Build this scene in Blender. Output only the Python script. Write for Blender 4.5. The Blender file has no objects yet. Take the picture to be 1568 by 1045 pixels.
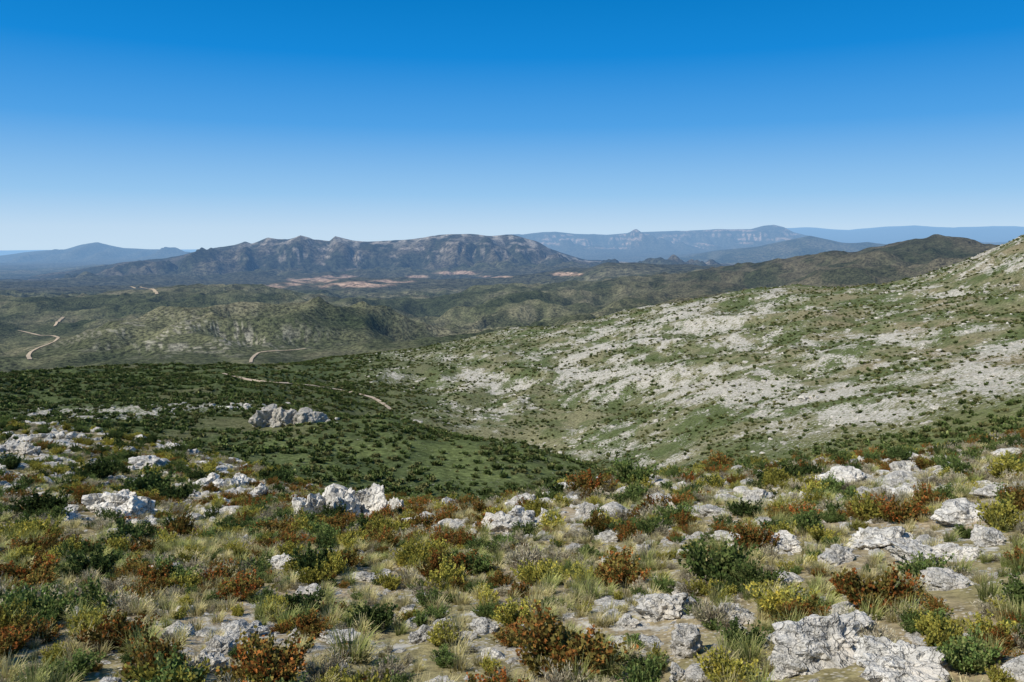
import bpy, math, random, time
import numpy as np
from mathutils import Vector, noise as mnoise
T0=time.time()
rng=np.random.default_rng(7); random.seed(7)
scene=bpy.context.scene
F=1230.0; CX=784.0; CY=522.5; P=math.atan(147.5/F); EYE=1.65
cp,sp=math.cos(P),math.sin(P)
# ---------------------------------------------------------------- survey helpers
def ray(u,v):
    a=(u-CX)/F; b=(CY-v)/F
    x=a; y=cp+b*sp; z=-sp+b*cp
    return math.atan2(x,y), z/math.hypot(x,y)
def proj(X,Y,Z):
    Zr=Z-EYE; d=np.maximum(Y*cp-Zr*sp,1e-3); up=Y*sp+Zr*cp
    return CX+F*X/d, CY-F*up/d
# ---------------------------------------------------------------- numpy noise
def _h(ix,iy,s):
    h=(ix.astype(np.int64)*374761393+iy.astype(np.int64)*668265263+s*974634777)&0xffffffff
    h=((h^(h>>13))*1274126177)&0xffffffff
    return (h^(h>>16))&0xffffffff
def perlin(x,y,s=0):
    x0=np.floor(x);y0=np.floor(y);fx=x-x0;fy=y-y0
    u=fx*fx*fx*(fx*(fx*6-15)+10);w=fy*fy*fy*(fy*(fy*6-15)+10)
    def g(i,j):
        a=_h(x0+i,y0+j,s)*(2*math.pi/4294967296.0)
        return np.cos(a)*(fx-i)+np.sin(a)*(fy-j)
    return 1.5*((g(0,0)*(1-u)+g(1,0)*u)*(1-w)+(g(0,1)*(1-u)+g(1,1)*u)*w)
def fbm(x,y,s=0,o=4,g=.5):
    t=0;a=1;n=0
    for i in range(o):
        t=t+a*perlin(x,y,s+i*17);n+=a;a*=g;x=x*2.03+5.3;y=y*2.03+1.7
    return t/n
def ss(a,b,x):
    t=np.clip((x-a)/(b-a),0,1);return t*t*(3-2*t)
# ---------------------------------------------------------------- terrain lines  (bearing px, level px, distance m)
L=[]
L.append([(-500,1045,5.6),(0,1045,5.4),(600,1045,5.0),(1000,1045,4.7),(1568,1045,4.3),(2000,1045,4.2)])
L.append([(-500,900,10),(0,900,9.5),(600,900,8.6),(1000,895,7.6),(1568,880,6.8),(2000,870,6.6)])
L.append([(-500,790,19),(0,800,18),(300,805,17),(650,812,14.5),(900,800,13.5),(1200,792,12),(1568,770,11),(2000,760,10.5)])
L.append([(-500,690,40),(0,715,36),(200,735,33),(350,750,29),(480,765,26),(600,785,21),(750,780,20),(900,760,19),(1200,745,18.5),(1400,730,19),(1568,710,20),(2000,680,22)])
L.append([(-500,600,80),(0,648,70),(120,661,66),(200,672,60),(350,705,50),(480,752,38),(600,772,30),(700,778,27),(800,768,25),(850,752,25),(900,742,25),(1100,724,26),(1250,712,28),(1400,698,30),(1568,672,34),(2000,610,42)])
L.append([(-500,640,115),(0,665,100),(200,690,95),(350,725,85),(480,770,72),(600,795,62),(700,803,58),(800,797,56),(900,775,56),(1100,765,60),(1250,750,62),(1400,730,66),(1568,695,72),(2000,640,80)])
L.append([(-500,650,140),(0,655,130),(200,680,125),(400,712,118),(600,762,108),(700,776,104),(800,782,100),(900,780,104),(1100,770,108),(1300,735,105),(1568,680,100),(2000,630,100)])
L.append([(-500,650,205),(0,644,195),(200,642,195),(400,641,200),(520,642,195),(600,646,190),(700,663,185),(800,686,180),(880,708,176),(950,732,170),(1100,728,150),(1300,705,135),(1568,655,122),(2000,600,115)])
L.append([(-500,635,260),(0,622,260),(200,616,260),(400,614,262),(500,640,262),(600,675,258),(700,700,255),(800,722,250),(880,726,245),(950,714,240),(1100,690,205),(1300,665,180),(1568,625,155),(2000,580,140)])
L.append([(-500,590,340),(0,590,340),(200,592,355),(400,594,380),(500,608,400),(600,626,385),(700,648,355),(800,668,330),(880,670,320),(1000,630,310),(1100,605,300),(1300,580,270),(1568,550,240),(2000,520,220)])
L.append([(-500,590,480),(0,583,480),(200,572,520),(400,567,560),(500,574,580),(600,575,560),(700,572,540),(800,560,520),(900,542,500),(1000,525,485),(1100,510,470),(1300,498,430),(1568,475,380),(2000,440,350)])
L.append([(-500,590,660),(0,580,680),(200,566,700),(400,560,720),(450,556,750),(550,545,760),(650,530,760),(760,511,750),(850,502,740),(920,490,720),(1000,474,700),(1080,462,690),(1150,449,680),(1220,444,670),(1350,440,650),(1420,427,640),(1480,408,635),(1530,388,625),(1568,370,620),(1700,345,610),(2000,330,600)])
L.append([(-500,600,950),(0,592,980),(200,577,1000),(400,570,1000),(550,556,1000),(760,524,1000),(920,505,1000),(1150,465,980),(1350,455,960),(1568,385,930),(2000,350,900)])
L.append([(-500,570,1200),(0,570,1200),(100,556,1200),(200,541,1200),(400,532,1200),(550,530,1210),(650,521,1210),(760,518,1230),(920,500,1250),(1150,463,1250),(1350,455,1250),(1568,390,1200),(2000,360,1200)])
L.append([(-500,545,1500),(0,547,1500),(100,520,1500),(200,500,1500),(300,487,1500),(400,485,1500),(500,478,1510),(560,476,1520),(620,498,1520),(680,514,1520),(760,519,1520),(920,500,1520),(1150,463,1500),(1350,455,1500),(1568,400,1500),(2000,370,1500)])
L.append([(-500,540,1800),(0,530,1800),(100,522,1800),(200,520,1800),(300,518,1800),(400,515,1800),(560,512,1800),(680,510,1800),(760,508,1800),(920,488,1800),(1150,460,1800),(1350,448,1800),(1568,410,1800),(2000,390,1800)])
L.append([(-500,500,2150),(0,503,2150),(200,490,2150),(400,486,2150),(500,488,2150),(650,482,2150),(800,468,2150),(900,466,2150),(1000,458,2150),(1150,440,2150),(1300,424,2150),(1430,402,2150),(1568,400,2150),(2000,400,2100)])
L.append([(-500,460,2600),(0,463,2600),(100,462,2650),(200,452,2700),(290,443,2700),(380,447,2700),(450,455,2700),(500,459,2700),(600,462,2700),(650,460,2700),(700,451,2700),(800,443,2700),(900,439,2700),(1000,429,2700),(1100,417,2700),(1200,405,2700),(1280,393,2600),(1340,379,2600),(1380,368,2600),(1430,361,2600),(1470,366,2600),(1510,380,2600),(1568,395,2600),(2000,400,2600)])
L.append([(-500,465,3200),(0,470,3200),(200,464,3200),(400,460,3200),(600,468,3200),(700,463,3200),(800,454,3200),(900,448,3200),(1000,438,3200),(1100,428,3200),(1200,415,3200),(1430,395,3200),(2000,400,3200)])
L.append([(-500,450,4200),(0,449,4200),(200,446,4200),(350,444,4200),(500,442,4200),(640,440,4200),(750,437,4200),(820,434,4200),(870,424,4200),(930,406,4200),(980,409,4200),(1030,413,4200),(1150,410,4200),(1300,402,4200),(2000,405,4200)])
L.append([(-500,440,5500),(0,440,5500),(200,440,5500),(350,437,5500),(500,429,5500),(640,430,5500),(750,425,5500),(850,419,5500),(930,414,5500),(1000,417,5500),(2000,410,5500)])
L.append([(-500,435,6500),(0,435,6500),(100,427,6500),(200,417,6500),(300,415,6500),(400,416,6500),(500,413,6500),(640,414,6500),(750,409,6500),(850,408,6500),(920,409,6500),(1000,413,6500),(2000,410,6500)])
L.append([(-500,430,8000),(0,430,8000),(100,421,8000),(180,406,8000),(250,401,8000),(300,392,8000),(340,384,8000),(365,377,8000),(375,373,8000),(385,376,8000),(410,367,8000),(425,370,8000),(440,371,8000),(460,364,8000),(480,371,8000),(505,371,8000),(513,363,8000),(540,367,8000),(570,365,8000),(600,364,8000),(650,363,8000),(690,361,8000),(720,362,8000),(750,366,8000),(790,368,8000),(820,374,8000),(850,387,8000),(900,402,8000),(950,406,8000),(1000,410,8000),(2000,408,8000)])
L.append([(-500,425,9500),(0,420,9500),(300,412,9500),(900,408,9500),(1000,405,9500),(2000,400,9500)])
L.append([(-500,410,11000),(0,412,11000),(300,410,11000),(700,400,11000),(980,402,11000),(1050,396,11000),(1120,383,11000),(1160,378,11000),(1200,370,11000),(1240,364,11000),(1290,376,11000),(1330,374,11000),(1380,380,11000),(1430,388,11000),(2000,385,11000)])
L.append([(-500,400,12500),(0,405,12500),(300,402,12500),(700,395,12500),(900,392,12500),(1100,390,12500),(1240,380,12500),(1400,390,12500),(2000,388,12500)])
L.append([(-500,402,15000),(0,394,15000),(40,387,15000),(70,383,15000),(100,381,15000),(125,376,15000),(150,373,15000),(190,381,15000),(240,383,15000),(290,388,15000),(400,394,15000),(650,390,15000),(720,372,15000),(750,362,15000),(775,359,15000),(800,361,15000),(835,357,15000),(850,356,15000),(880,359,15000),(930,360,15000),(980,356,15000),(1050,354,15000),(1100,351,15000),(1150,352,15000),(1168,348,15000),(1185,347,15000),(1200,351,15000),(1215,358,15000),(1240,363,15000),(1280,372,15000),(1350,378,15000),(1420,370,15000),(1500,372,15000),(2000,370,15000)])
L.append([(-500,405,18500),(0,402,18500),(700,388,18500),(1100,378,18500),(2000,378,18500)])
L.append([(-500,400,26000),(0,399,26000),(700,380,26000),(1100,366,26000),(1200,351,26000),(1240,350,26000),(1300,354,26000),(1350,349,26000),(1400,346,26000),(1460,350,26000),(1520,347,26000),(1600,350,26000),(2000,355,26000)])
L.append([(-500,392,36000),(2000,380,36000)])
L.append([(-500,386,60000),(2000,380,60000)])
dense=np.linspace(-40,40,960)
az=np.radians(np.concatenate([np.linspace(-125,-41,50),dense,np.linspace(41,125,50)]))
R=np.exp(np.linspace(math.log(.5),math.log(55000),1300))
nA,nR=len(az),len(R)
xk=[np.full(nA,math.log(.3)),np.full(nA,math.log(1.6))]; zk=[np.full(nA,0.02),np.full(nA,-.14)]
for ln in L:
    A=[];D=[];Zz=[]
    for (u,v,d) in ln:
        a,t=ray(u,v);A.append(a);D.append(math.log(d));Zz.append(EYE+t*d)
    o=np.argsort(A);A=np.array(A)[o]
    xk.append(np.interp(az,A,np.array(D)[o]));zk.append(np.interp(az,A,np.array(Zz)[o]))
xk=np.array(xk);zk=np.array(zk)
lr=np.log(R)
Z=np.zeros((nA,nR))
for i in range(nA):
    x=xk[:,i];z=zk[:,i];h=np.diff(x);dl=np.diff(z)/h
    m=np.zeros(len(x))
    m[0]=dl[0];m[-1]=dl[-1]
    w1=2*h[1:]+h[:-1];w2=h[1:]+2*h[:-1]
    ok=dl[:-1]*dl[1:]>0
    with np.errstate(all='ignore'):
        mm=(w1+w2)/(w1/dl[:-1]+w2/dl[1:])
    m[1:-1]=np.where(ok,mm,0)
    k=np.clip(np.searchsorted(x,lr)-1,0,len(x)-2)
    t=np.clip((lr-x[k])/h[k],0,1)
    Z[i]=(2*t**3-3*t**2+1)*z[k]+(t**3-2*t*t+t)*h[k]*m[k]+(-2*t**3+3*t*t)*z[k+1]+(t**3-t*t)*h[k]*m[k+1]
AZ,RR=np.meshgrid(az,R,indexing='ij')
X=np.sin(AZ)*RR;Y=np.cos(AZ)*RR
U0,V0=proj(X,Y,Z)
road_flat=1-np.exp(-(((U0-60)/75)**2+((V0-522)/40)**2))*ss(1000,1200,RR)*.9
road_flat*=1-np.exp(-(((U0-450)/110)**2+((V0-542)/14)**2))*ss(1000,1100,RR)*.8
for k,lam in enumerate([.35,.8,2,5,12,30,70,160,380,900,2000]):
    w=ss(.012*1.5,.012*4,lam/RR)*(1-ss(.12,.35,lam/RR))
    amp=.035 if lam<20 else .055
    if lam>100: amp=.065
    n=perlin(X/lam+k*3.1,Y/lam+k*7.7,k)
    if lam>20: n=n*.5+(.35-np.abs(perlin(X/lam+9,Y/lam+4,k+50)))*.9
    far=1-.55*ss(9500,12000,RR)
    Z+=w*amp*lam*n*far*(road_flat if lam>20 else 1)
def win(a,b,c):
    return ss(a,b,RR)*(1-ss(b,c,RR))
gl=fbm(X/420+.25*perlin(X/300,Y/300,90),Y/1500,31,4)
gul=(np.abs(gl)*3-.6)
wm=win(5800,7000,7950)
Z+=wm*110*gul*ss(-600,0,-np.abs(U0-600)+330+150)
wm2=win(12600,13900,14900)
Z+=wm2*150*(np.abs(fbm(X/700,Y/3000,37,4))*3-.6)
wx=X+60*perlin(X/250,Y/250,91);wy=Y+60*perlin(X/250,Y/250,92)
rid=.55-np.abs(fbm(wx/430,wy/520,45,4))*2.6
Z+=ss(1050,1400,RR)*(1-ss(3300,4000,RR))*42*(rid-.1)*road_flat*(1-.7*ss(2450,2600,RR)*(1-ss(2700,2900,RR)))
rid2=.55-np.abs(fbm(wx/110,wy/140,47,3))*2.6
Z+=ss(950,1200,RR)*(1-ss(3300,4000,RR))*7*rid2*road_flat
Z+=win(3000,3700,4300)*15*(np.abs(fbm(X/300,Y/500,43,4))*3-.6)
rid3=.5-np.abs(fbm(X/85+.2,Y/120,49,3))*2.4
Z+=ss(230,330,RR)*(1-ss(560,700,RR))*5.0*rid3
U,V=proj(X,Y,Z)
# ---------------------------------------------------------------- ground painting fields (per vertex)
def blob(u,v,ru,rv): return np.exp(-(((U-u)/ru)**2+((V-v)/rv)**2))
G=np.zeros((nA,nR,3));
def mixc(c,w):
    global G
    G=G*(1-w[...,None])+np.array(c)*w[...,None]
G[:]=(.33,.262,.165)
n1=fbm(X/1.3,Y/1.8,60,4)
mixc((.22,.195,.09),ss(-.15,.25,n1)*.8)
n1b=fbm(X/5,Y/8,64,4)
mixc((.21,.18,.08),ss(-.1,.3,n1b)*.5)
left=ss(560,300,U)*ss(14,28,RR)
mixc((.17,.145,.068),left*.8*ss(-.35,.05,n1b))
mixc((.075,.096,.038),ss(60,90,RR)*ss(1300,700,U))
mixc((.14,.148,.058),ss(60,95,RR)*ss(700,1300,U))
spur=ss(60,95,RR)*(1-ss(190,225,RR))*ss(250,480,U)
n5=fbm(X/14,Y/14,66,4)
mixc((.120,.145,.053),spur*ss(-.2,.15,n5)*.9)
n5b=fbm(X/40,Y/60,68,4)
mixc((.14,.13,.07),ss(90,140,RR)*(1-ss(850,950,RR))*ss(700,400,U)*ss(.02,.3,n5b)*.6)
hs=ss(120,240,RR)*(1-ss(900,1000,RR))*ss(480,760,U)
hs*=np.where(RR<270,ss(880,960,U+(RR-180)*.4),1)
mixc((.190,.180,.100),hs*.95)
n2=fbm(X/30,Y/45,61,5)
mixc((.082,.108,.038),hs*ss(-.04,.17,n2)*.85)
mixc((.23,.185,.115),hs*ss(.0,.3,-n2)*.6*ss(1050,1400,U))
nst=fbm(X/16+Y/40,Y/12-X/50,67,4)
mixc((.090,.112,.043),hs*ss(-.05,.18,nst)*.7)
mixc((.06,.078,.03),hs*ss(.0,-.5,rid3)*.5)
m=ss(900,1050,RR)
mixc((.115,.116,.060),m)
n3=fbm(X/260,Y/400,62,5)
mixc((.055,.064,.030),m*ss(.0,.22,n3)*.85)
mixc((.19,.17,.105),m*ss(.0,.3,-n3)*.65)
mr=m*ss(800,1150,U)*(1-ss(3300,3900,RR))
mixc((.105,.088,.057),mr*.7)
n6=fbm(X/90,Y/160,69,4)
mixc((.038,.046,.022),m*(1-ss(3300,3900,RR))*ss(.0,.2,n6)*.7)
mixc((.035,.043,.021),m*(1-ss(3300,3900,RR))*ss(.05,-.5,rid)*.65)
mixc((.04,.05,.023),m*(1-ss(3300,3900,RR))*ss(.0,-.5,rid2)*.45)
terr=blob(290,515,170,26)*ss(1020,1120,RR)*(1-ss(1500,1560,RR))
mixc((.13,.13,.066),terr*.7)
st=ss(.25,.6,np.sin(Z*2*math.pi/3.0+1.2*perlin(X/90,Y/90,3)))*ss(-.25,.1,perlin(X/60,Y/60,8))
mixc((.36,.33,.26),np.clip(terr*1.4,0,1)*st*.6)
darkh=blob(550,492,70,14)*ss(1250,1350,RR)*(1-ss(1560,1650,RR))
mixc((.038,.050,.022),darkh*.85)
pl=ss(3700,4200,RR)*(1-ss(6000,6500,RR))
mixc((.075,.073,.045),pl*.8)
for (u,v,ru,rv,s) in [(478,429,36,4.5,1),(552,436,50,4.5,1.1),(700,418,36,2.6,.9),(868,420,24,2.6,1),(395,440,40,2.6,.9),(600,431,34,2.6,.9),(500,440,26,2.4,.9),(640,424,18,1.8,.6),(440,436,24,2.4,.7),(760,424,26,1.6,.7),(520,424,26,2.4,.7)]:
    e=np.clip(blob(u,v,ru,rv)*2.2-.55,0,1)*ss(3600,3900,RR)*(1-ss(6800,7200,RR))
    mixc((.56,.38,.26),np.clip(e*1.6*ss(-.4,.08,perlin(X/110,Y/160,77))*s,0,.9))
ma=ss(6200,6900,RR)*(1-ss(8600,9000,RR))
n4=fbm(X/350,Y/500,63,5)
mixc((.055,.060,.036),ma)
mixc((.20,.165,.115),ma*ss(-.05,.25,n4)*.55)
mixc((.13,.125,.10),ss(10500,11500,RR)*.7)
top=np.clip(ss(7300,7900,RR)*(1-ss(8000,8200,RR)),0,1)
mixc((.52,.45,.35),np.clip(top*ss(-.08,.2,perlin(X/110,Y/400,80))*ss(330,430,U)*.85,0,1))
cbm=ss(.45,.8,np.sin(Z*2*math.pi/60+2*perlin(X/400,Y/400,6)))*ss(-.05,.2,perlin(X/220,Y/300,16))
mixc((.44,.37,.29),cbm*ss(6800,7200,RR)*(1-ss(8000,8100,RR))*.7*ss(300,420,U))
cb=ss(.45,.8,np.sin(Z*2*math.pi/75+2*perlin(X/500,Y/500,5)))
mixc((.70,.50,.35),cb*ss(12900,13400,RR)*(1-ss(14900,15400,RR))*ss(-.1,.25,perlin(X/600,Y/900,15))*.95*ss(700,800,U))
# rock coverage
nr=fbm(X/26+.3*Y/60,Y/40,70,5)
nrf=fbm(X/7,Y/9,71,4)
rockm=np.zeros_like(U)
spots=[(970,520,90,34,1.0),(1060,500,120,45,.95),(1180,590,110,40,.95),(1280,610,120,45,1),(1200,650,80,30,.9),(900,560,80,30,.9),(740,580,90,18,.8),(620,575,80,14,.8),(1000,590,110,40,.8),(1180,470,80,22,.7),(1350,540,140,40,.75),(1520,590,80,36,.85),(1520,530,60,16,.8),(1350,640,90,25,.75),(920,680,50,22,.8),(800,600,90,25,.7),(1530,400,80,26,1),(1385,422,26,5,.9),(770,500,45,5,.8),(700,625,60,14,.6),(1450,450,150,14,.5),(640,545,120,8,.6)]
for (u,v,ru,rv,s) in spots: rockm=np.maximum(rockm,s*blob(u,v,ru,rv))
rockm*=ss(200,260,RR+(U>1150)*80)*(1-ss(780,860,RR))
rock=np.clip(.52*rockm+.19*hs+nr*1.1*np.clip(rockm+hs*.5,0,1)+nrf*.8*hs,0,.80)
strip=np.clip(blob(170,632,150,13)+blob(340,621,90,7)+blob(60,640,80,10),0,1)*ss(150,180,RR)*(1-ss(300,330,RR))
rock=np.maximum(rock,np.clip(strip*.75+nrf*.6-.15,0,.8))
nearrock=np.zeros_like(U)
for (u,v,ru,rv,s) in [(1000,800,330,60,.82),(1400,740,200,60,.82),(1450,840,170,50,1.0),(820,800,120,35,.92),(100,710,230,65,.75),(330,750,100,70,.74),(1050,950,140,80,.66),(1300,1000,220,60,.66),(660,960,110,80,.54),(380,960,100,70,.54),(520,860,140,60,.5),(100,960,80,60,.3)]:
    nearrock=np.maximum(nearrock,s*blob(u,v,ru,rv))
nearrock*=1-ss(75,95,RR)
nn=fbm(X/1.6,Y/2.2,73,4)
nn2=fbm(X/5,Y/6,74,3)
nrk=np.clip(nearrock*.85+nn*.9+nn2*.8-.03,0,.85)*(RR<95)
rockS=np.clip(np.maximum(rock,nrk*.66),0,1)
rock=np.clip(np.maximum(rock,nrk),0,1)
painted_haze=1-np.exp(-(RR/11000.0)**1.3)  # painted aerial perspective: share of glow mixed into the ground by distance
# ---------------------------------------------------------------- mesh helper
def mesh_from(name,verts,faces,smooth=False):
    me=bpy.data.meshes.new(name)
    verts=np.asarray(verts,dtype=np.float32);faces=np.asarray(faces,dtype=np.int32)
    k=faces.shape[1];nf=len(faces)
    me.vertices.add(len(verts));me.vertices.foreach_set('co',verts.ravel())
    me.loops.add(nf*k);me.loops.foreach_set('vertex_index',faces.ravel())
    me.polygons.add(nf);me.polygons.foreach_set('loop_start',np.arange(0,nf*k,k,dtype=np.int32))
    me.polygons.foreach_set('use_smooth',np.full(nf,smooth))
    me.update(calc_edges=True)
    return me
def add_col(me,name,rgb):
    a=me.color_attributes.new(name,'FLOAT_COLOR','POINT')
    c=np.ones((len(rgb),4),dtype=np.float32);c[:,:rgb.shape[1]]=rgb
    a.data.foreach_set('color',c.ravel())
def link(name,me,coll=None):
    o=bpy.data.objects.new(name,me);(coll or scene.collection).objects.link(o);return o
# ---------------------------------------------------------------- materials
class NT:
    def __init__(s,mat):
        mat.use_nodes=True;s.t=mat.node_tree;s.t.nodes.clear()
    def n(s,typ,**kw):
        nd=s.t.nodes.new(typ)
        for k,v in kw.items(): setattr(nd,k,v)
        return nd
    def l(s,a,b): s.t.links.new(a,b)
    def noise(s,vec,scale,detail=4,rough=.6):
        nd=s.n('ShaderNodeTexNoise');nd.inputs['Scale'].default_value=scale;nd.inputs['Detail'].default_value=detail;nd.inputs['Roughness'].default_value=rough
        s.l(vec,nd.inputs['Vector']);return nd.outputs['Fac']
    def mr(s,val,a,b,c,d):
        nd=s.n('ShaderNodeMapRange');nd.clamp=True;s.l(val,nd.inputs[0])
        for i,x in enumerate((a,b,c,d)): nd.inputs[i+1].default_value=x
        return nd.outputs[0]
    def math(s,op,a,b):
        nd=s.n('ShaderNodeMath',operation=op)
        for i,x in enumerate((a,b)):
            if isinstance(x,(int,float)): nd.inputs[i].default_value=x
            else: s.l(x,nd.inputs[i])
        return nd.outputs[0]
    def mix(s,f,a,b,bt='MIX'):
        nd=s.n('ShaderNodeMix',data_type='RGBA',blend_type=bt)
        for i,x in ((0,f),(6,a),(7,b)):
            if isinstance(x,(int,float)): nd.inputs[i].default_value=x
            elif isinstance(x,tuple): nd.inputs[i].default_value=(*x,1)
            else: s.l(x,nd.inputs[i])
        return nd.outputs[2]
HAZE_GLOW=((.115,.235,.45),(.27,.49,.78))  # emission colours standing in for airlight, nearer and farther
def terrain_mat():
    m=bpy.data.materials.new('terrain_ground');t=NT(m)
    geo=t.n('ShaderNodeNewGeometry').outputs['Position']
    gc=t.n('ShaderNodeAttribute',attribute_name='gcol').outputs['Color']
    ms=t.n('ShaderNodeSeparateColor');t.l(t.n('ShaderNodeAttribute',attribute_name='gmask').outputs['Color'],ms.inputs[0])
    rk,hz,dl=ms.outputs[0],ms.outputs[1],ms.outputs[2]
    nA_=t.noise(geo,9,3,.7);nB=t.noise(geo,.9,4,.7);nC=t.noise(geo,.16,3,.68);nD=t.noise(geo,.032,4,.7)
    def band(lo,hi): return t.mr(dl,lo,hi,0,1)
    s1=t.mr(nA_,.3,.7,.55,1.45);s2=t.mr(nB,.35,.65,.55,1.5);s3=t.mr(nC,.38,.62,.35,1.65);s4=t.mr(nD,.38,.62,.35,1.65)
    def lerp(f,a,b):
        nd=t.n('ShaderNodeMix',data_type='FLOAT');t.l(f,nd.inputs[0]);t.l(a,nd.inputs[2]);t.l(b,nd.inputs[3]);return nd.outputs[0]
    v=lerp(band(.30,.42),s1,s2);v=lerp(band(.54,.62),v,s3);v=lerp(band(.64,.72),v,s4)
    comb=t.n('ShaderNodeCombineColor');[t.l(v,comb.inputs[i]) for i in range(3)]
    base=t.mix(1.0,gc,comb.outputs[0],'MULTIPLY')
    vor=t.n('ShaderNodeTexVoronoi',feature='F1');vor.inputs['Scale'].default_value=22;t.l(geo,vor.inputs['Vector'])
    peb=t.math('MULTIPLY',t.mr(vor.outputs['Distance'],.22,.34,1,0),t.mr(nB,.42,.6,0,1))
    peb=t.math('MULTIPLY',peb,t.mr(dl,.25,.4,1,0))
    base=t.mix(peb,base,(.54,.49,.41))
    rn=lerp(band(.46,.58),t.noise(geo,1.3,5,.75),t.noise(geo,.5,6,.8))
    rf=t.mr(t.math('ADD',t.math('MULTIPLY',rk,.26),rn),.628,.69,0,1)
    rc=t.mix(t.mr(nB,.35,.65,0,1),(.56,.525,.455),(.36,.335,.28))
    col=t.mix(rf,base,rc)
    b=t.n('ShaderNodeBsdfDiffuse');t.l(col,b.inputs[0])
    h=t.math('MULTIPLY',nA_,.04);h=t.math('ADD',h,t.math('MULTIPLY',t.math('MULTIPLY',nB,.55),t.mr(dl,.3,.42,.1,1)))
    h=t.math('ADD',h,t.math('MULTIPLY',t.math('MULTIPLY',nC,3.0),t.mr(dl,.45,.6,0,1)))
    h=t.math('ADD',h,t.math('MULTIPLY',t.math('MULTIPLY',nD,30.0),t.mr(dl,.60,.72,0,1)))
    bp=t.n('ShaderNodeBump');bp.inputs['Strength'].default_value=.85;bp.inputs['Distance'].default_value=1;t.l(h,bp.inputs['Height']);t.l(bp.outputs[0],b.inputs['Normal'])
    em=t.n('ShaderNodeEmission');t.l(t.mix(t.mr(hz,.45,.98,0,1),HAZE_GLOW[0],HAZE_GLOW[1]),em.inputs[0])  # distant ground glows to imitate light scattered by the air
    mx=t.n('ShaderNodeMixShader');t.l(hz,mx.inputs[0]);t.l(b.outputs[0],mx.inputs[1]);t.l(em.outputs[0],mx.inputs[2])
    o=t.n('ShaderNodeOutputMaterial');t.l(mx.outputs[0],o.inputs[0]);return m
def limestone(name='limestone',dark=(.40,.38,.335),light=(.76,.725,.65),spot=(.22,.205,.18)):
    m=bpy.data.materials.new(name);t=NT(m)
    tc=t.n('ShaderNodeTexCoord').outputs['Object'];oi=t.n('ShaderNodeObjectInfo').outputs['Random']
    n=t.noise(tc,2.2,5,.72);n2=t.noise(tc,9,4,.7)
    c=t.mix(t.mr(n,.36,.56,0,1),dark,light)
    c=t.mix(t.mr(n2,.545,.66,0,.65),c,spot)
    c=t.mix(t.mr(t.noise(tc,1.1,2,.5),.5,.72,0,.4),c,(.56,.46,.34))
    # crack network, bent by noise
    nd=t.n('ShaderNodeTexNoise');nd.inputs['Scale'].default_value=3;nd.inputs['Detail'].default_value=3;t.l(tc,nd.inputs['Vector'])
    ad=t.n('ShaderNodeVectorMath',operation='MULTIPLY_ADD');t.l(nd.outputs['Color'],ad.inputs[0]);ad.inputs[1].default_value=(.7,.7,.7);t.l(tc,ad.inputs[2])
    vo=t.n('ShaderNodeTexVoronoi',feature='DISTANCE_TO_EDGE');vo.inputs['Scale'].default_value=2.6;t.l(ad.outputs[0],vo.inputs['Vector'])
    cr_=t.mr(vo.outputs['Distance'],.0,.045,1,0)
    c=t.mix(t.math('MULTIPLY',cr_,.75),c,(.13,.12,.10))
    k=t.mr(oi,0,1,.78,1.08);cc=t.n('ShaderNodeCombineColor');[t.l(k,cc.inputs[i]) for i in range(3)]
    c=t.mix(1.0,c,cc.outputs[0],'MULTIPLY')
    b=t.n('ShaderNodeBsdfDiffuse');t.l(c,b.inputs[0])
    hh=t.math('SUBTRACT',t.math('ADD',n2,n),t.math('MULTIPLY',cr_,.7))
    bp=t.n('ShaderNodeBump');bp.inputs['Strength'].default_value=.65;bp.inputs['Distance'].default_value=.07;t.l(hh,bp.inputs['Height']);t.l(bp.outputs[0],b.inputs['Normal'])
    o=t.n('ShaderNodeOutputMaterial');t.l(b.outputs[0],o.inputs[0]);return m
def leafmat(name,base,tip,alt,trans=.25):
    m=bpy.data.materials.new(name);t=NT(m)
    s=t.n('ShaderNodeSeparateColor');t.l(t.n('ShaderNodeAttribute',attribute_name='lc').outputs['Color'],s.inputs[0])
    oi=t.n('ShaderNodeObjectInfo').outputs['Random']
    c=t.mix(t.mr(s.outputs[0],.35,.95,0,1),base,tip)
    inst=t.mr(t.math('FRACT',t.math('MULTIPLY',oi,3.77),0),0,1,.4,1)
    c=t.mix(t.math('MULTIPLY',inst,t.math('MULTIPLY',t.mr(s.outputs[1],.45,.75,0,.9),t.mr(s.outputs[0],.3,.7,0,1))),c,alt)
    k=t.mr(t.math('FRACT',t.math('MULTIPLY',oi,7.31),0),0,1,.7,1.3)
    k=t.math('MULTIPLY',k,t.mr(s.outputs[2],0,1,.7,1.3))
    cc=t.n('ShaderNodeCombineColor');[t.l(k,cc.inputs[i]) for i in range(3)]
    c=t.mix(1.0,c,cc.outputs[0],'MULTIPLY')
    d=t.n('ShaderNodeBsdfDiffuse');t.l(c,d.inputs[0])
    if trans>0:
        tr=t.n('ShaderNodeBsdfTranslucent');t.l(c,tr.inputs[0])
        mx=t.n('ShaderNodeMixShader');mx.inputs[0].default_value=trans;t.l(d.outputs[0],mx.inputs[1]);t.l(tr.outputs[0],mx.inputs[2]);out=mx.outputs[0]
    else: out=d.outputs[0]
    o=t.n('ShaderNodeOutputMaterial');t.l(out,o.inputs[0]);return m
M_rock=limestone()
M_rockm=limestone('limestone_weathered',(.34,.32,.27),(.58,.55,.48))
M_green=leafmat('leaf_green',(.065,.090,.028),(.135,.195,.055),(.22,.23,.08))
M_dark=leafmat('leaf_dark_green',(.036,.052,.020),(.075,.112,.034),(.11,.135,.045))
M_olive=leafmat('leaf_olive',(.11,.115,.03),(.35,.33,.07),(.55,.44,.08))
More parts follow.
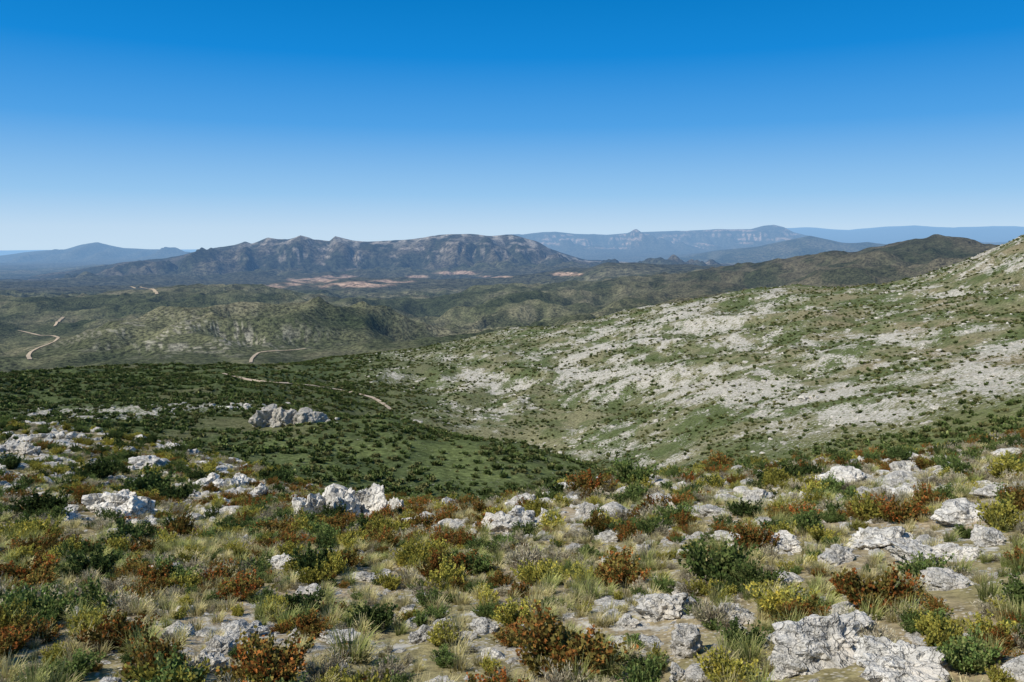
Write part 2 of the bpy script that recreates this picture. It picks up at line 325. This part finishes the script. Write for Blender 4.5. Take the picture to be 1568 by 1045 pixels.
M_rust=leafmat('leaf_rust',(.070,.085,.022),(.19,.15,.04),(.44,.12,.035))
M_grey=leafmat('leaf_grey_heath',(.22,.18,.12),(.52,.46,.33),(.30,.29,.15))
M_dry=leafmat('grass_dry',(.34,.29,.12),(.78,.68,.38),(.44,.44,.14),.3)
M_ggr=leafmat('grass_green',(.15,.175,.05),(.42,.45,.15),(.62,.57,.25),.3)
M_midg=leafmat('leaf_mid_green',(.058,.082,.028),(.105,.148,.046),(.17,.18,.065),0)
M_mido=leafmat('leaf_mid_olive',(.10,.112,.042),(.175,.185,.072),(.23,.20,.085),0)
# ---------------------------------------------------------------- terrain object
idx=np.arange(nA*nR).reshape(nA,nR)
fc=np.stack([idx[:-1,:-1],idx[:-1,1:],idx[1:,1:],idx[1:,:-1]],-1).reshape(-1,4)[:,::-1]
co=np.stack([X,Y,Z],-1).reshape(-1,3)
me=mesh_from('terrain',co,fc,True)
add_col(me,'gcol',G.reshape(-1,3))
add_col(me,'gmask',np.stack([rockS,painted_haze,np.log10(RR)/5],-1).reshape(-1,3))
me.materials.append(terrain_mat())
link('mountain_terrain',me)
def samp(A,x,y):
    a=np.arctan2(x,y);r=np.hypot(x,y)
    ia=np.interp(a,az,np.arange(nA));ir=np.interp(np.log(np.maximum(r,.5)),lr,np.arange(nR))
    i0=np.clip(ia.astype(int),0,nA-2);j0=np.clip(ir.astype(int),0,nR-2);fa=ia-i0;fr=ir-j0
    return (A[i0,j0]*(1-fa)+A[i0+1,j0]*fa)*(1-fr)+(A[i0,j0+1]*(1-fa)+A[i0+1,j0+1]*fa)*fr
def hit(u,v,rmin=2.0):
    a,t=ray(u,v);i=int(round(float(np.interp(a,az,np.arange(nA)))))
    zr=EYE+t*R
    ok=np.where((Z[i]>=zr)&(R>rmin))[0]
    if len(ok)==0: return None
    j=ok[0]
    j0=max(j-1,0);d0=Z[i,j0]-zr[j0];d1=Z[i,j]-zr[j];f=0 if d1==d0 else -d0/(d1-d0);f=min(max(f,0),1)
    r=R[j0]*(1-f)+R[j]*f
    x,y=math.sin(a)*r,math.cos(a)*r
    return Vector((x,y,float(samp(Z,np.array([x]),np.array([y]))[0]))),r
# ---------------------------------------------------------------- rocks
import bmesh
_ico={}
def ico(s):
    if s not in _ico:
        bm=bmesh.new();bmesh.ops.create_icosphere(bm,subdivisions=s,radius=1)
        v=np.array([x.co[:] for x in bm.verts]);f=np.array([[q.index for q in p.verts] for p in bm.faces]);bm.free();_ico[s]=(v,f)
    return _ico[s]
def rock_geo(seed,sub,scale=(1,1,.7),rough=.16,planes=12):
    r=np.random.default_rng(seed);v,f=ico(sub)
    nrm=r.normal(size=(planes,3));nrm/=np.linalg.norm(nrm,axis=1)[:,None];d=r.uniform(.42,.9,planes)
    dots=v@nrm.T
    rad=np.min(np.where(dots>.05,d/np.maximum(dots,.05),9),axis=1);rad=np.minimum(rad,1.12)
    out=[]
    for p,q in zip(v,rad):
        c=Vector(p*q);o=Vector((seed*3.7,seed*1.3,0))
        n=mnoise.fractal(c*2.6+o,.85,2.1,6)*rough*.85+ (abs(mnoise.noise(c*3.5+o))*-.28+.05)*rough*3.2
        st_=math.floor(c.z*5+mnoise.noise(c*1.5+o)*1.2)
        n+=.035*math.sin(st_*2.4+seed)
        out.append(p*(q+n))
    return np.array(out)*np.array(scale),f
def rock_mesh(name,seed,sub,scale=(1,1,.7),rough=.16,mat=None):
    v,f=rock_geo(seed,sub,scale,rough);me=mesh_from(name,v,f,False);me.materials.append(mat or M_rock);return me
def outcrop_mesh(name,parts,clip=None,mat=None):
    vs=[];fs=[];o=0
    for (seed,sub,loc,scale,rz) in parts:
        v,f=rock_geo(seed,sub,scale,.22)
        c,s=math.cos(rz),math.sin(rz)
        v=np.stack([v[:,0]*c-v[:,1]*s,v[:,0]*s+v[:,1]*c,v[:,2]],-1)+np.array(loc)
        if clip:
            top_=clip*(1-.08*v[:,0]/clip)+perlin(v[:,0]/clip*1.1,v[:,1]/clip*1.1,5)*clip*.3
            v[:,2]=np.where(v[:,2]>top_,top_+(v[:,2]-top_)*.15,v[:,2])
        vs.append(v);fs.append(f+o);o+=len(v)
    me=mesh_from(name,np.concatenate(vs),np.concatenate(fs),False);me.materials.append(mat or M_rock);return me
# ---------------------------------------------------------------- plants
def unit(a): return a/np.maximum(np.linalg.norm(a,axis=-1,keepdims=True),1e-9)
def shrub_mesh(name,mat,seed,nb=90,nl=26,R_=.5,H_=.55,ll=.045,lw=.014,tilt=1.15,stems=True):
    r=np.random.default_rng(seed)
    ph=r.uniform(0,2*math.pi,nb);tl=tilt*np.sqrt(r.uniform(0,1,nb))
    lump=1+.25*np.sin(ph*2+r.uniform(0,6))+.15*np.sin(ph*5+r.uniform(0,6))
    Ln=r.uniform(.6,1.08,nb)*lump
    s=r.uniform(.22,1,(nb,nl))**.75
    def pos(s):
        t=tl[:,None]*(1-.25*s)
        rad=np.sin(t)*s*Ln[:,None]*R_*1.1;zz=np.cos(t)*s*Ln[:,None]*H_
        return np.stack([rad*np.cos(ph)[:,None],rad*np.sin(ph)[:,None],zz],-1)
    p=pos(s);d=unit(pos(s+.05)-p)
    p=p+r.normal(size=p.shape)*.03*R_
    p=p.reshape(-1,3);d=d.reshape(-1,3);n=len(p)
    ld=unit(d*.9+r.normal(size=(n,3))*.55+np.array([0,0,.25]));sd=unit(np.cross(ld,r.normal(size=(n,3))))
    l=ll*r.uniform(.6,1.4,n)[:,None];w=lw*r.uniform(.7,1.3,n)[:,None]
    v=np.stack([p,p+ld*l*.5+sd*w,p+ld*l,p+ld*l*.5-sd*w],1).reshape(-1,3)
    f=np.arange(n*4).reshape(-1,4)
    tip=np.repeat(s.ravel(),4);br=np.repeat(np.repeat(r.uniform(0,1,nb),nl),4);rn=np.repeat(r.uniform(0,1,n),4)
    br=br*.6+.4*np.repeat(r.uniform(0,1,n),4)
    col=np.stack([tip,br,rn],-1)
    if stems:
        ks=np.linspace(0,.95,4)[None,:].repeat(nb,0);q=pos(ks);off=np.stack([-np.sin(ph),np.cos(ph),np.zeros(nb)],-1)[:,None,:]*.005
        sv=np.stack([q-off,q+off],2).reshape(-1,3);base=len(v)
        b=(np.arange(nb)*8)[:,None]+np.array([0,2,4])[None];b=b.ravel()+base
        sf=np.stack([b,b+1,b+3,b+2],-1)
        v=np.concatenate([v,sv]);f=np.concatenate([f,sf]);col=np.concatenate([col,np.tile([0,.2,.3],(len(sv),1))])
    me=mesh_from(name,v,f,False);add_col(me,'lc',col);me.materials.append(mat);return me
def grass_mesh(name,mat,seed,nb=110,H_=.35,spread=.9,w=.004,r0=.09):
    r=np.random.default_rng(seed)
    ph=r.uniform(0,2*math.pi,nb);rr=r0*np.sqrt(r.uniform(0,1,nb));tl=spread*r.uniform(.05,1,nb);Ln=H_*r.uniform(.5,1.1,nb)
    ks=np.array([0,.35,.7,1.0]);base=np.stack([rr*np.cos(ph),rr*np.sin(ph),np.zeros(nb)-.02],-1)
    ph2=ph+r.normal(size=nb)*.5
    pts=[];cur=base
    for i in range(4):
        pts.append(cur);t=tl*(.35+.5*i)
        cur=cur+np.stack([np.sin(t)*np.cos(ph2),np.sin(t)*np.sin(ph2),np.cos(t)],-1)*(Ln/3)[:,None]
    q=np.stack(pts,1);sd=np.stack([-np.sin(ph2+.6),np.cos(ph2+.6),np.zeros(nb)],-1)[:,None,:]*(w*np.array([1,.9,.6,.12]))[None,:,None]
    v=np.stack([q-sd,q+sd],2).reshape(-1,3)
    b=((np.arange(nb)*8)[:,None]+np.array([0,2,4])[None]).ravel();f=np.stack([b,b+1,b+3,b+2],-1)
    tip=np.tile(np.repeat(ks,2),nb);c=np.stack([tip,np.repeat(r.uniform(0,1,nb),8),np.repeat(r.uniform(0,1,nb),8)],-1)
    me=mesh_from(name,v,f,False);add_col(me,'lc',c);me.materials.append(mat);return me
# ---------------------------------------------------------------- named boulders & outcrops (placed first so plants keep clear)
def px2m(w,r): return w/F*r
CLR=[]
k=0
for (u,v,w,asp,sub) in [(1268,1010,165,.5,5),(1385,1045,115,.75,5),(1020,944,90,.62,5),(1052,1005,70,.9,4),(1208,846,54,.65,4),(1345,838,84,.45,5),(1290,860,56,.5,4),(1410,862,78,.42,5),(1465,856,62,.4,4),(1285,742,66,.5,4),(1480,800,70,.4,4),(895,792,28,1.0,4),(650,808,28,1.1,4),(770,815,62,.65,4),(800,778,46,.5,4),(375,975,58,.5,4),(335,1000,46,.6,4),(430,870,52,.45,4),(470,915,54,.5,4),(740,968,54,.5,4),(640,985,46,.55,4),(1130,955,60,.5,4),(1215,1035,70,.6,4),(960,960,44,.6,4),(1520,835,50,.4,4),(225,718,52,.45,4),(870,752,34,.7,4),(690,780,38,.55,4),(1010,778,44,.45,4),(560,890,40,.5,4),(250,880,46,.5,4),(1460,900,60,.3,4),(1090,790,48,.35,4),(1160,768,44,.4,4),(1390,762,54,.35,4),(1520,762,50,.35,4),(310,1030,50,.6,4),(520,985,50,.4,4),(1040,1040,40,.6,4),(395,765,24,1.1,4),(605,790,34,.9,4),(1120,830,50,.3,4),(940,830,44,.35,4)]:
    h_=hit(u,v,2.5)
    if not h_: continue
    p,r=h_;s=px2m(w,r)/2/.82
    k+=1;mesh=rock_mesh('boulder',300+k,sub,(1,.8,asp*1.1),.26)
    o=link('limestone_boulder',mesh);o.location=p+Vector((0,s*.25,asp*s*.24));o.scale=(s,s,s);o.rotation_euler=(random.uniform(0,.3),random.uniform(-.15,.15),random.uniform(-.5,.5))
    CLR.append((p.x,p.y,s*.85,r))
def outcrop(u,v,w,hh,n,seed,clip=False,jag=False):
    p,r=hit(u,v,2.5);W=px2m(w,r);H=px2m(hh,r);q=random.Random(seed);parts=[]
    for i in range(n):
        if clip:
            t=(i+.5)/n-.5+q.uniform(-.04,.04);s=W/n*1.3*q.uniform(.8,1.2);hz_=H*1.0;dy=q.uniform(-.05,.05)*W
            parts.append((seed*20+i,5,(t*W*.85,dy,H*.1),(s,s*q.uniform(.9,1.3),hz_*q.uniform(.85,1.15)),q.uniform(-.3,.3)))
            continue
        t=q.uniform(-.42,.42) if i>3 else (-.33,-.1,.12,.34)[i]
        s=W*q.uniform(.09,.17);hz_=H*q.uniform(.4,.8)*(1-.5*abs(t))
        if not jag: hz_=min(hz_,s*1.1)
        dy=q.uniform(-.2,.3)*W
        parts.append((seed*20+i,4,(t*W,dy,hz_*.28),(s,s*q.uniform(.7,1.1),hz_*.85),q.uniform(-.9,.9)))
    for i in range(n):
        t=q.uniform(-.6,.6);s=W*q.uniform(.03,.08)
        parts.append((seed*20+50+i,3,(t*W,-q.uniform(.1,.35)*W,s*.1-.02*W),(s,s*.9,s*.6),q.uniform(-.8,.8)))
    o=link('limestone_outcrop',outcrop_mesh('outcrop',parts,H*.72 if clip else None,M_rockm if clip else None));o.location=p
    CLR.append((p.x,p.y,W*.5,r));return o
outcrop(450,650,108,30,6,1,clip=True)
outcrop(498,646,46,12,5,11)
outcrop(520,792,150,66,14,2,jag=True)
outcrop(150,790,140,50,14,3)
outcrop(330,748,90,36,10,4)
outcrop(30,692,75,28,8,5)
outcrop(80,672,60,18,6,15)
outcrop(1240,612,34,24,5,6)
outcrop(355,627,56,10,6,7)
outcrop(820,802,110,30,10,8)
def clear(x,y):
    ok=np.ones(len(x),bool)
    for cx,cy,s,rr in CLR:
        if rr>80: continue
        f=1-min(.5,(.30+s*1.0)/rr)
        ax,ay=cx*f,cy*f;dx,dy=cx-ax,cy-ay;l2=dx*dx+dy*dy+1e-9
        t=np.clip(((x-ax)*dx+(y-ay)*dy)/l2,0,1)
        ok&=np.hypot(x-ax-t*dx,y-ay-t*dy)>s*.72+.03
    return ok
# ---------------------------------------------------------------- scatter with geometry nodes
def scatter(name,srcs,x,y,scale,idx,sink=0.0,rot=None,zs=None):
    col=bpy.data.collections.new(name+'_sources')
    for i,m_ in enumerate(srcs):
        o=bpy.data.objects.new('%s_src_%02d'%(name,i),m_);col.objects.link(o)
    n=len(x);z=samp(Z,x,y)-sink*scale
    me=bpy.data.meshes.new(name);me.vertices.add(n);me.vertices.foreach_set('co',np.stack([x,y,z],-1).astype(np.float32).ravel())
    r=rot if rot is not None else np.stack([rng.normal(size=n)*.12,rng.normal(size=n)*.12,rng.uniform(0,6.28,n)],-1)
    a=me.attributes.new('rot','FLOAT_VECTOR','POINT');a.data.foreach_set('vector',r.astype(np.float32).ravel())
    zsc=scale*(zs if zs is not None else rng.uniform(.8,1.2,n))
    sc=np.stack([scale*rng.uniform(.85,1.15,n),scale*rng.uniform(.85,1.15,n),zsc],-1)
    a=me.attributes.new('scl','FLOAT_VECTOR','POINT');a.data.foreach_set('vector',sc.astype(np.float32).ravel())
    a=me.attributes.new('idx','INT','POINT');a.data.foreach_set('value',idx.astype(np.int32))
    ob=link(name,me)
    ng=bpy.data.node_groups.new(name,'GeometryNodeTree')
    ng.interface.new_socket('Geometry',in_out='INPUT',socket_type='NodeSocketGeometry');ng.interface.new_socket('Geometry',in_out='OUTPUT',socket_type='NodeSocketGeometry')
    N=ng.nodes;gi=N.new('NodeGroupInput');go=N.new('NodeGroupOutput');ci=N.new('GeometryNodeCollectionInfo')
    ci.inputs['Collection'].default_value=col;ci.inputs['Separate Children'].default_value=True;ci.inputs['Reset Children'].default_value=True
    ip=N.new('GeometryNodeInstanceOnPoints');ip.inputs['Pick Instance'].default_value=True
    def na(nm,dt):
        q=N.new('GeometryNodeInputNamedAttribute');q.data_type=dt;q.inputs['Name'].default_value=nm
        return [o for o in q.outputs if o.enabled and o.name=='Attribute'][0]
    ln=ng.links.new;ln(gi.outputs[0],ip.inputs['Points']);ln(ci.outputs[0],ip.inputs['Instance'])
    ln(na('idx','INT'),ip.inputs['Instance Index']);ln(na('rot','FLOAT_VECTOR'),ip.inputs['Rotation']);ln(na('scl','FLOAT_VECTOR'),ip.inputs['Scale'])
    ln(ip.outputs[0],go.inputs[0])
    md=ob.modifiers.new('scatter','NODES');md.node_group=ng
    return ob
def pts(n,r0,r1,power=2.0,a=40):
    q=rng.uniform(0,1,n)
    r=np.exp(np.log(r0)+q*np.log(r1/r0)) if power==0 else (r0**power+q*(r1**power-r0**power))**(1/power)
    t=np.radians(rng.uniform(-a,a,n));return np.sin(t)*r,np.cos(t)*r,r
S_green=[shrub_mesh('s_g%d'%i,M_green,10+i,nb=130,R_=.5,H_=.44,lw=.017) for i in range(3)]
S_dark=[shrub_mesh('s_d%d'%i,M_dark,20+i,nb=120,R_=.55,H_=.48,ll=.05,lw=.024) for i in range(2)]
S_olive=[shrub_mesh('s_o%d'%i,M_olive,30+i,nb=120,R_=.48,H_=.42,lw=.016) for i in range(3)]
S_rust=[shrub_mesh('s_r%d'%i,M_rust,40+i,nb=170,nl=32,R_=.55,H_=.42,ll=.036,lw=.018) for i in range(3)]
S_grey=[shrub_mesh('s_h%d'%i,M_grey,50+i,nb=120,nl=14,R_=.45,H_=.30,ll=.06,lw=.006) for i in range(3)]
S_dry=[grass_mesh('g_d%d'%i,M_dry,60+i,nb=100,H_=.24,spread=1.15) for i in range(3)]
S_ggr=[grass_mesh('g_g%d'%i,M_ggr,70+i,nb=130,H_=.30,spread=1.15) for i in range(2)]
S_rock=[rock_mesh('r_%d'%i,80+i,3,(1,.8,.55),.2) for i in range(8)]
S_peb=[rock_mesh('p_%d'%i,90+i,2,(1,.8,.5),.12) for i in range(5)]
S_mrock=[rock_mesh('q_%d'%i,95+i,2,(1,.8,.5),.14,M_rockm) for i in range(5)]
S_midg=[shrub_mesh('m_g%d'%i,M_midg,100+i,nb=24,nl=6,R_=.5,H_=.42,ll=.24,lw=.10,tilt=1.35,stems=False) for i in range(4)]
S_mido=[shrub_mesh('m_o%d'%i,M_mido,110+i,nb=20,nl=6,R_=.5,H_=.34,ll=.22,lw=.09,tilt=1.35,stems=False) for i in range(4)]
def pick(n,lo,hi): return rng.integers(lo,hi,n)
src=S_green+S_dark+S_olive+S_rust+S_grey
xs=[];ys=[];sc=[];ix=[]
def addp(x,y,s,i): xs.append(x);ys.append(y);sc.append(s);ix.append(i)
def flush(name,src,clr=False,**k):
    x,y,s,i=np.concatenate(xs),np.concatenate(ys),np.concatenate(sc),np.concatenate(ix)
    if clr:
        c=clear(x,y);x,y,s,i=x[c],y[c],s[c],i[c]
    o=scatter(name,src,x,y,s,i,**k)
    xs.clear();ys.clear();sc.clear();ix.clear();return o
def types(x,y,probs,wl=3.0):
    nn=fbm(x/wl,y/wl,200,3)*.9+rng.normal(size=len(x))*.25
    o=np.argsort(np.argsort(nn))/len(nn);c=np.cumsum([p for p,_,_ in probs]);c=c/c[-1]
    k=np.searchsorted(c,o);k=np.minimum(k,len(probs)-1)
    lo=np.array([p[1] for p in probs])[k];hi=np.array([p[2] for p in probs])[k]
    return lo+(rng.uniform(0,1,len(x))*(hi-lo)).astype(int)
PR=[(.13,8,11),(.20,5,8),(.30,11,14),(.14,0,3),(.05,3,5),(.10,11,14),(.08,8,11)]
def keep(x,y,thr,A=None):
    m=samp(A if A is not None else rock,x,y)
    return rng.uniform(0,1,len(x))>m*thr
x,y,r=pts(520,3.8,13);k=keep(x,y,.95);x,y=x[k],y[k];addp(x,y,rng.uniform(.22,.6,len(x)),types(x,y,PR))
x,y,r=pts(1700,3.3,13);k=keep(x,y,.8);x,y=x[k],y[k];addp(x,y,rng.uniform(.10,.26,len(x)),types(x,y,[(.5,11,14),(.2,5,8),(.2,0,3),(.1,8,11)],1.0))
x,y,r=pts(6200,12,48);k=keep(x,y,.95);x,y=x[k],y[k];addp(x,y,rng.uniform(.25,.75,len(x)),types(x,y,PR,6))
x,y,r=pts(4600,32,95);k=(keep(x,y,.9));x,y=x[k],y[k];addp(x,y,rng.uniform(.35,1.1,len(x)),types(x,y,[(.3,3,5),(.22,0,3),(.2,5,8),(.25,11,14)],9))
flush('heath_shrubs',src,True,sink=.04)
src=S_dry+S_ggr
x,y,r=pts(2900,3.2,13);k=keep(x,y,.8);x,y=x[k],y[k];addp(x,y,rng.uniform(.2,.75,len(x)),types(x,y,[(.7,0,3),(.3,3,5)],1.5))
x,y,r=pts(16000,12,48);k=keep(x,y,.8);x,y=x[k],y[k];addp(x,y,rng.uniform(.3,.9,len(x)),types(x,y,[(.75,0,3),(.25,3,5)],4))
flush('grass_tufts',src,True)
src=S_rock+S_peb
x,y,r=pts(13000,3.2,14);k=rng.uniform(0,1,len(x))<.22+1.0*samp(rock,x,y);x,y=x[k],y[k];addp(x,y,.012+.05*rng.uniform(0,1,len(x))**2.2,pick(len(x),8,13))
x,y,r=pts(34000,13,48);k=rng.uniform(0,1,len(x))<.12+1.1*samp(rock,x,y);x,y=x[k],y[k];addp(x,y,.03+.10*rng.uniform(0,1,len(x))**2.2,pick(len(x),8,13))
x,y,r=pts(2200,3.6,14);k=rng.uniform(0,1,len(x))<.16+.9*samp(rock,x,y);x,y=x[k],y[k];addp(x,y,.045+.15*rng.uniform(0,1,len(x))**2.8,pick(len(x),0,8))
x,y,r=pts(10500,13,40);k=rng.uniform(0,1,len(x))<.07+.95*samp(rock,x,y);x,y=x[k],y[k];addp(x,y,.09+.31*rng.uniform(0,1,len(x))**2.8,pick(len(x),0,8))
x,y,r=pts(9500,28,82);k=rng.uniform(0,1,len(x))<.06+.88*samp(rock,x,y);x,y=x[k],y[k];addp(x,y,.13+.58*rng.uniform(0,1,len(x))**2.8,pick(len(x),0,8))
flush('limestone_stones',src,sink=.15)
src=S_midg+S_mido
hsv=hs
def mids(n,r0,r1,s0,s1,thr):
    x,y,r=pts(n,r0,r1);k=keep(x,y,thr);x,y=x[k],y[k]
    h=samp(hsv,x,y);sv=samp(spur,x,y);dens=1-.42*h-.25*sv;k=rng.uniform(0,1,len(x))<dens;x,y,h=x[k],y[k],h[k]
    cl=fbm(x/18,y/18,210,3);k=rng.uniform(0,1,len(x))<.7+cl*1.8;x,y,h=x[k],y[k],h[k]
    o=(rng.uniform(0,1,len(x))<.30+.35*h).astype(int)
    addp(x,y,rng.uniform(s0,s1,len(x))*(1-.25*h),o*4+pick(len(x),0,4))
mids(18000,85,260,.45,1.8,.9);mids(29000,250,480,.8,2.4,.9);mids(29000,460,820,1.2,3.1,.9)
flush('hillside_scrub',src,sink=.03)
src=S_mrock
def midr(n,r0,r1,s0,s1):
    x,y,r=pts(n,r0,r1);q=samp(rock,x,y);k=rng.uniform(0,1,len(x))<np.clip(q*1.6-.25,0,1);x,y=x[k],y[k]
    addp(x,y,s0+(s1-s0)*rng.uniform(0,1,len(x))**4,pick(len(x),0,5))
midr(26000,110,320,.16,1.4);midr(52000,280,820,.26,2.2)
flush('hillside_limestone_rocks',src,sink=.16)
# ---------------------------------------------------------------- named shrubs
KINDS={'rust':(S_rust,'kermes_oak_shrub'),'green':(S_green,'rosemary_shrub'),'dark':(S_dark,'mastic_shrub'),'olive':(S_olive,'gorse_shrub'),'ggr':(S_ggr,'grass_clump'),'dry':(S_dry,'grass_clump'),'grey':(S_grey,'heather_shrub')}
k=0
for (u,v,w,kd) in [(862,1030,215,'rust'),(790,985,90,'rust'),(405,1060,190,'rust'),(1340,935,135,'rust'),(1115,1048,130,'olive'),(1195,940,110,'olive'),(950,895,120,'rust'),(1100,895,140,'green'),(1160,900,90,'green'),(1102,724,68,'rust'),(905,757,85,'rust'),(1235,800,70,'rust'),(1335,800,90,'olive'),(1535,810,100,'olive'),(1540,735,80,'olive'),(1480,1025,110,'green'),(1520,985,90,'olive'),(985,1035,90,'green'),(535,1010,150,'ggr'),(215,1000,110,'ggr'),(110,1040,90,'green'),(700,1000,110,'dry'),(590,1045,110,'grey'),(800,870,110,'grey'),(280,1040,120,'grey'),(225,762,90,'dark'),(65,795,80,'dark'),(150,735,60,'dark'),(480,895,80,'olive'),(430,745,50,'dark'),(280,905,70,'olive'),(625,860,80,'grey'),(680,905,110,'olive'),(140,885,80,'dark'),(1400,905,80,'grey'),(970,745,90,'green'),(1190,745,70,'olive'),(1000,800,90,'grey'),(60,960,120,'green'),(512,795,48,'dark'),(572,790,40,'dark'),(270,770,60,'dark'),(40,900,90,'rust'),(330,900,80,'rust'),(560,830,60,'rust'),(1380,800,80,'rust')]:
    h_=hit(u,v,2.5)
    if not h_: continue
    p,r=h_;ss_,nm=KINDS[kd];k+=1;s=px2m(w,r)/(1.05 if kd not in('ggr','dry') else .6)
    o=link(nm,ss_[k%len(ss_)]);o.location=p+Vector((0,0,-.02));o.scale=(s,s,s*random.uniform(.85,1.05));o.rotation_euler=(0,0,random.uniform(0,6.28))
# ---------------------------------------------------------------- dirt tracks
mt=bpy.data.materials.new('dirt_track');t=NT(mt)
g=t.n('ShaderNodeNewGeometry').outputs['Position'];c=t.mix(t.noise(g,.3,4,.6),(.34,.27,.19),(.50,.42,.32))
b=t.n('ShaderNodeBsdfDiffuse');t.l(c,b.inputs[0])
t.l(b.outputs[0],t.n('ShaderNodeOutputMaterial').inputs[0])
def track(pl,width,rmin=90,jump=.10):
    segs=[[]];last=None
    for (a,b_) in zip(pl[:-1],pl[1:]):
        for q in np.linspace(0,1,12,endpoint=False):
            h_=hit(a[0]+(b_[0]-a[0])*q,a[1]+(b_[1]-a[1])*q,rmin)
            if not h_: continue
            p,r=h_
            if last and abs(math.log(r/last))>jump: segs.append([])
            segs[-1].append(p);last=r
    for P2 in segs:
        if len(P2)<6: continue
        A=np.array([p[:] for p in P2]);
        for _ in range(6): A[1:-1]=(A[:-2]+A[1:-1]*2+A[2:])/4
        d=np.gradient(A[:,:2],axis=0);d/=np.maximum(np.linalg.norm(d,axis=1,keepdims=True),1e-6);nrm=np.stack([-d[:,1],d[:,0]],-1)
        rows=[]
        for o in np.linspace(-.5,.5,5):
            q=A[:,:2]+nrm*width*o;rr=np.hypot(q[:,0],q[:,1]);rows.append(np.stack([q[:,0],q[:,1],samp(Z,q[:,0],q[:,1])+.25+.0007*rr],-1))
        V_=np.stack(rows,1);n=len(A);ii=np.arange(n*5).reshape(n,5)
        f=np.stack([ii[:-1,:-1],ii[:-1,1:],ii[1:,1:],ii[1:,:-1]],-1).reshape(-1,4)
        me=mesh_from('dirt_track',V_.reshape(-1,3),f,True);me.materials.append(mt);link('dirt_track',me)
track([(28,507),(45,511),(62,515),(80,515),(90,518),(84,524),(72,529),(58,534),(47,540),(43,546),(46,552)],5.5)
track([(84,500),(88,494),(98,486)],6)
track([(384,556),(385,551),(389,546),(396,541),(410,539),(430,538),(450,537),(470,535)],4)
track([(340,573),(360,578),(380,583),(405,586),(430,588),(455,589),(480,592),(505,596),(530,600),(550,605),(570,610),(585,618),(600,630)],2.2)
track([(200,440),(235,444),(242,452)],9,2000)
# ---------------------------------------------------------------- light, sky, camera
a_s=math.radians(-119);e_s=math.radians(47)
sd=Vector((math.sin(a_s)*math.cos(e_s),math.cos(a_s)*math.cos(e_s),math.sin(e_s)))
sl=bpy.data.lights.new('sun','SUN');sl.energy=5.0;sl.angle=math.radians(.5);sl.color=(1,.95,.86)
so=link('sun',sl);so.rotation_euler=sd.to_track_quat('Z','Y').to_euler()
w=bpy.data.worlds.new('World');scene.world=w;t=NT(w)
tc=t.n('ShaderNodeTexCoord').outputs['Generated']
sk=t.n('ShaderNodeTexSky',sky_type='NISHITA');sk.sun_disc=False;sk.sun_elevation=e_s;sk.sun_rotation=a_s;sk.altitude=700;sk.air_density=1;sk.dust_density=.5;sk.ozone_density=1.5
sx=t.n('ShaderNodeSeparateXYZ');t.l(tc,sx.inputs[0])
rp=t.n('ShaderNodeValToRGB');t.l(t.mr(sx.outputs[2],0,.5,0,1),rp.inputs[0])
cr=rp.color_ramp;st_=[(0,(.56,.73,.89)),(.04,(.52,.70,.88)),(.12,(.31,.57,.86)),(.28,(.080,.36,.79)),(.436,(.006,.245,.69)),(.58,(.0,.19,.56)),(1,(.03,.13,.34))]
cr.elements[0].position=0;cr.elements[0].color=(*st_[0][1],1);cr.elements[1].position=1;cr.elements[1].color=(*st_[-1][1],1)
for p_,c_ in st_[1:-1]:
    e=cr.elements.new(p_);e.color=(*c_,1)
vm=t.n('ShaderNodeVectorMath',operation='SCALE');vm.inputs['Scale'].default_value=10;t.l(rp.outputs[0],vm.inputs[0])
fin=t.mix(.985,sk.outputs[0],vm.outputs[0])
bg=t.n('ShaderNodeBackground');bg.inputs[1].default_value=.10;t.l(fin,bg.inputs[0])
t.l(bg.outputs[0],t.n('ShaderNodeOutputWorld').inputs[0])
cam=bpy.data.cameras.new('camera');co_=link('camera',cam);co_.location=(0,0,EYE);co_.rotation_euler=(math.pi/2-P,0,0)
cam.sensor_width=36;cam.lens=F/1568*36;cam.clip_start=.1;cam.clip_end=120000
scene.camera=co_
scene.view_settings.view_transform='Standard';scene.view_settings.look='None';scene.view_settings.exposure=0
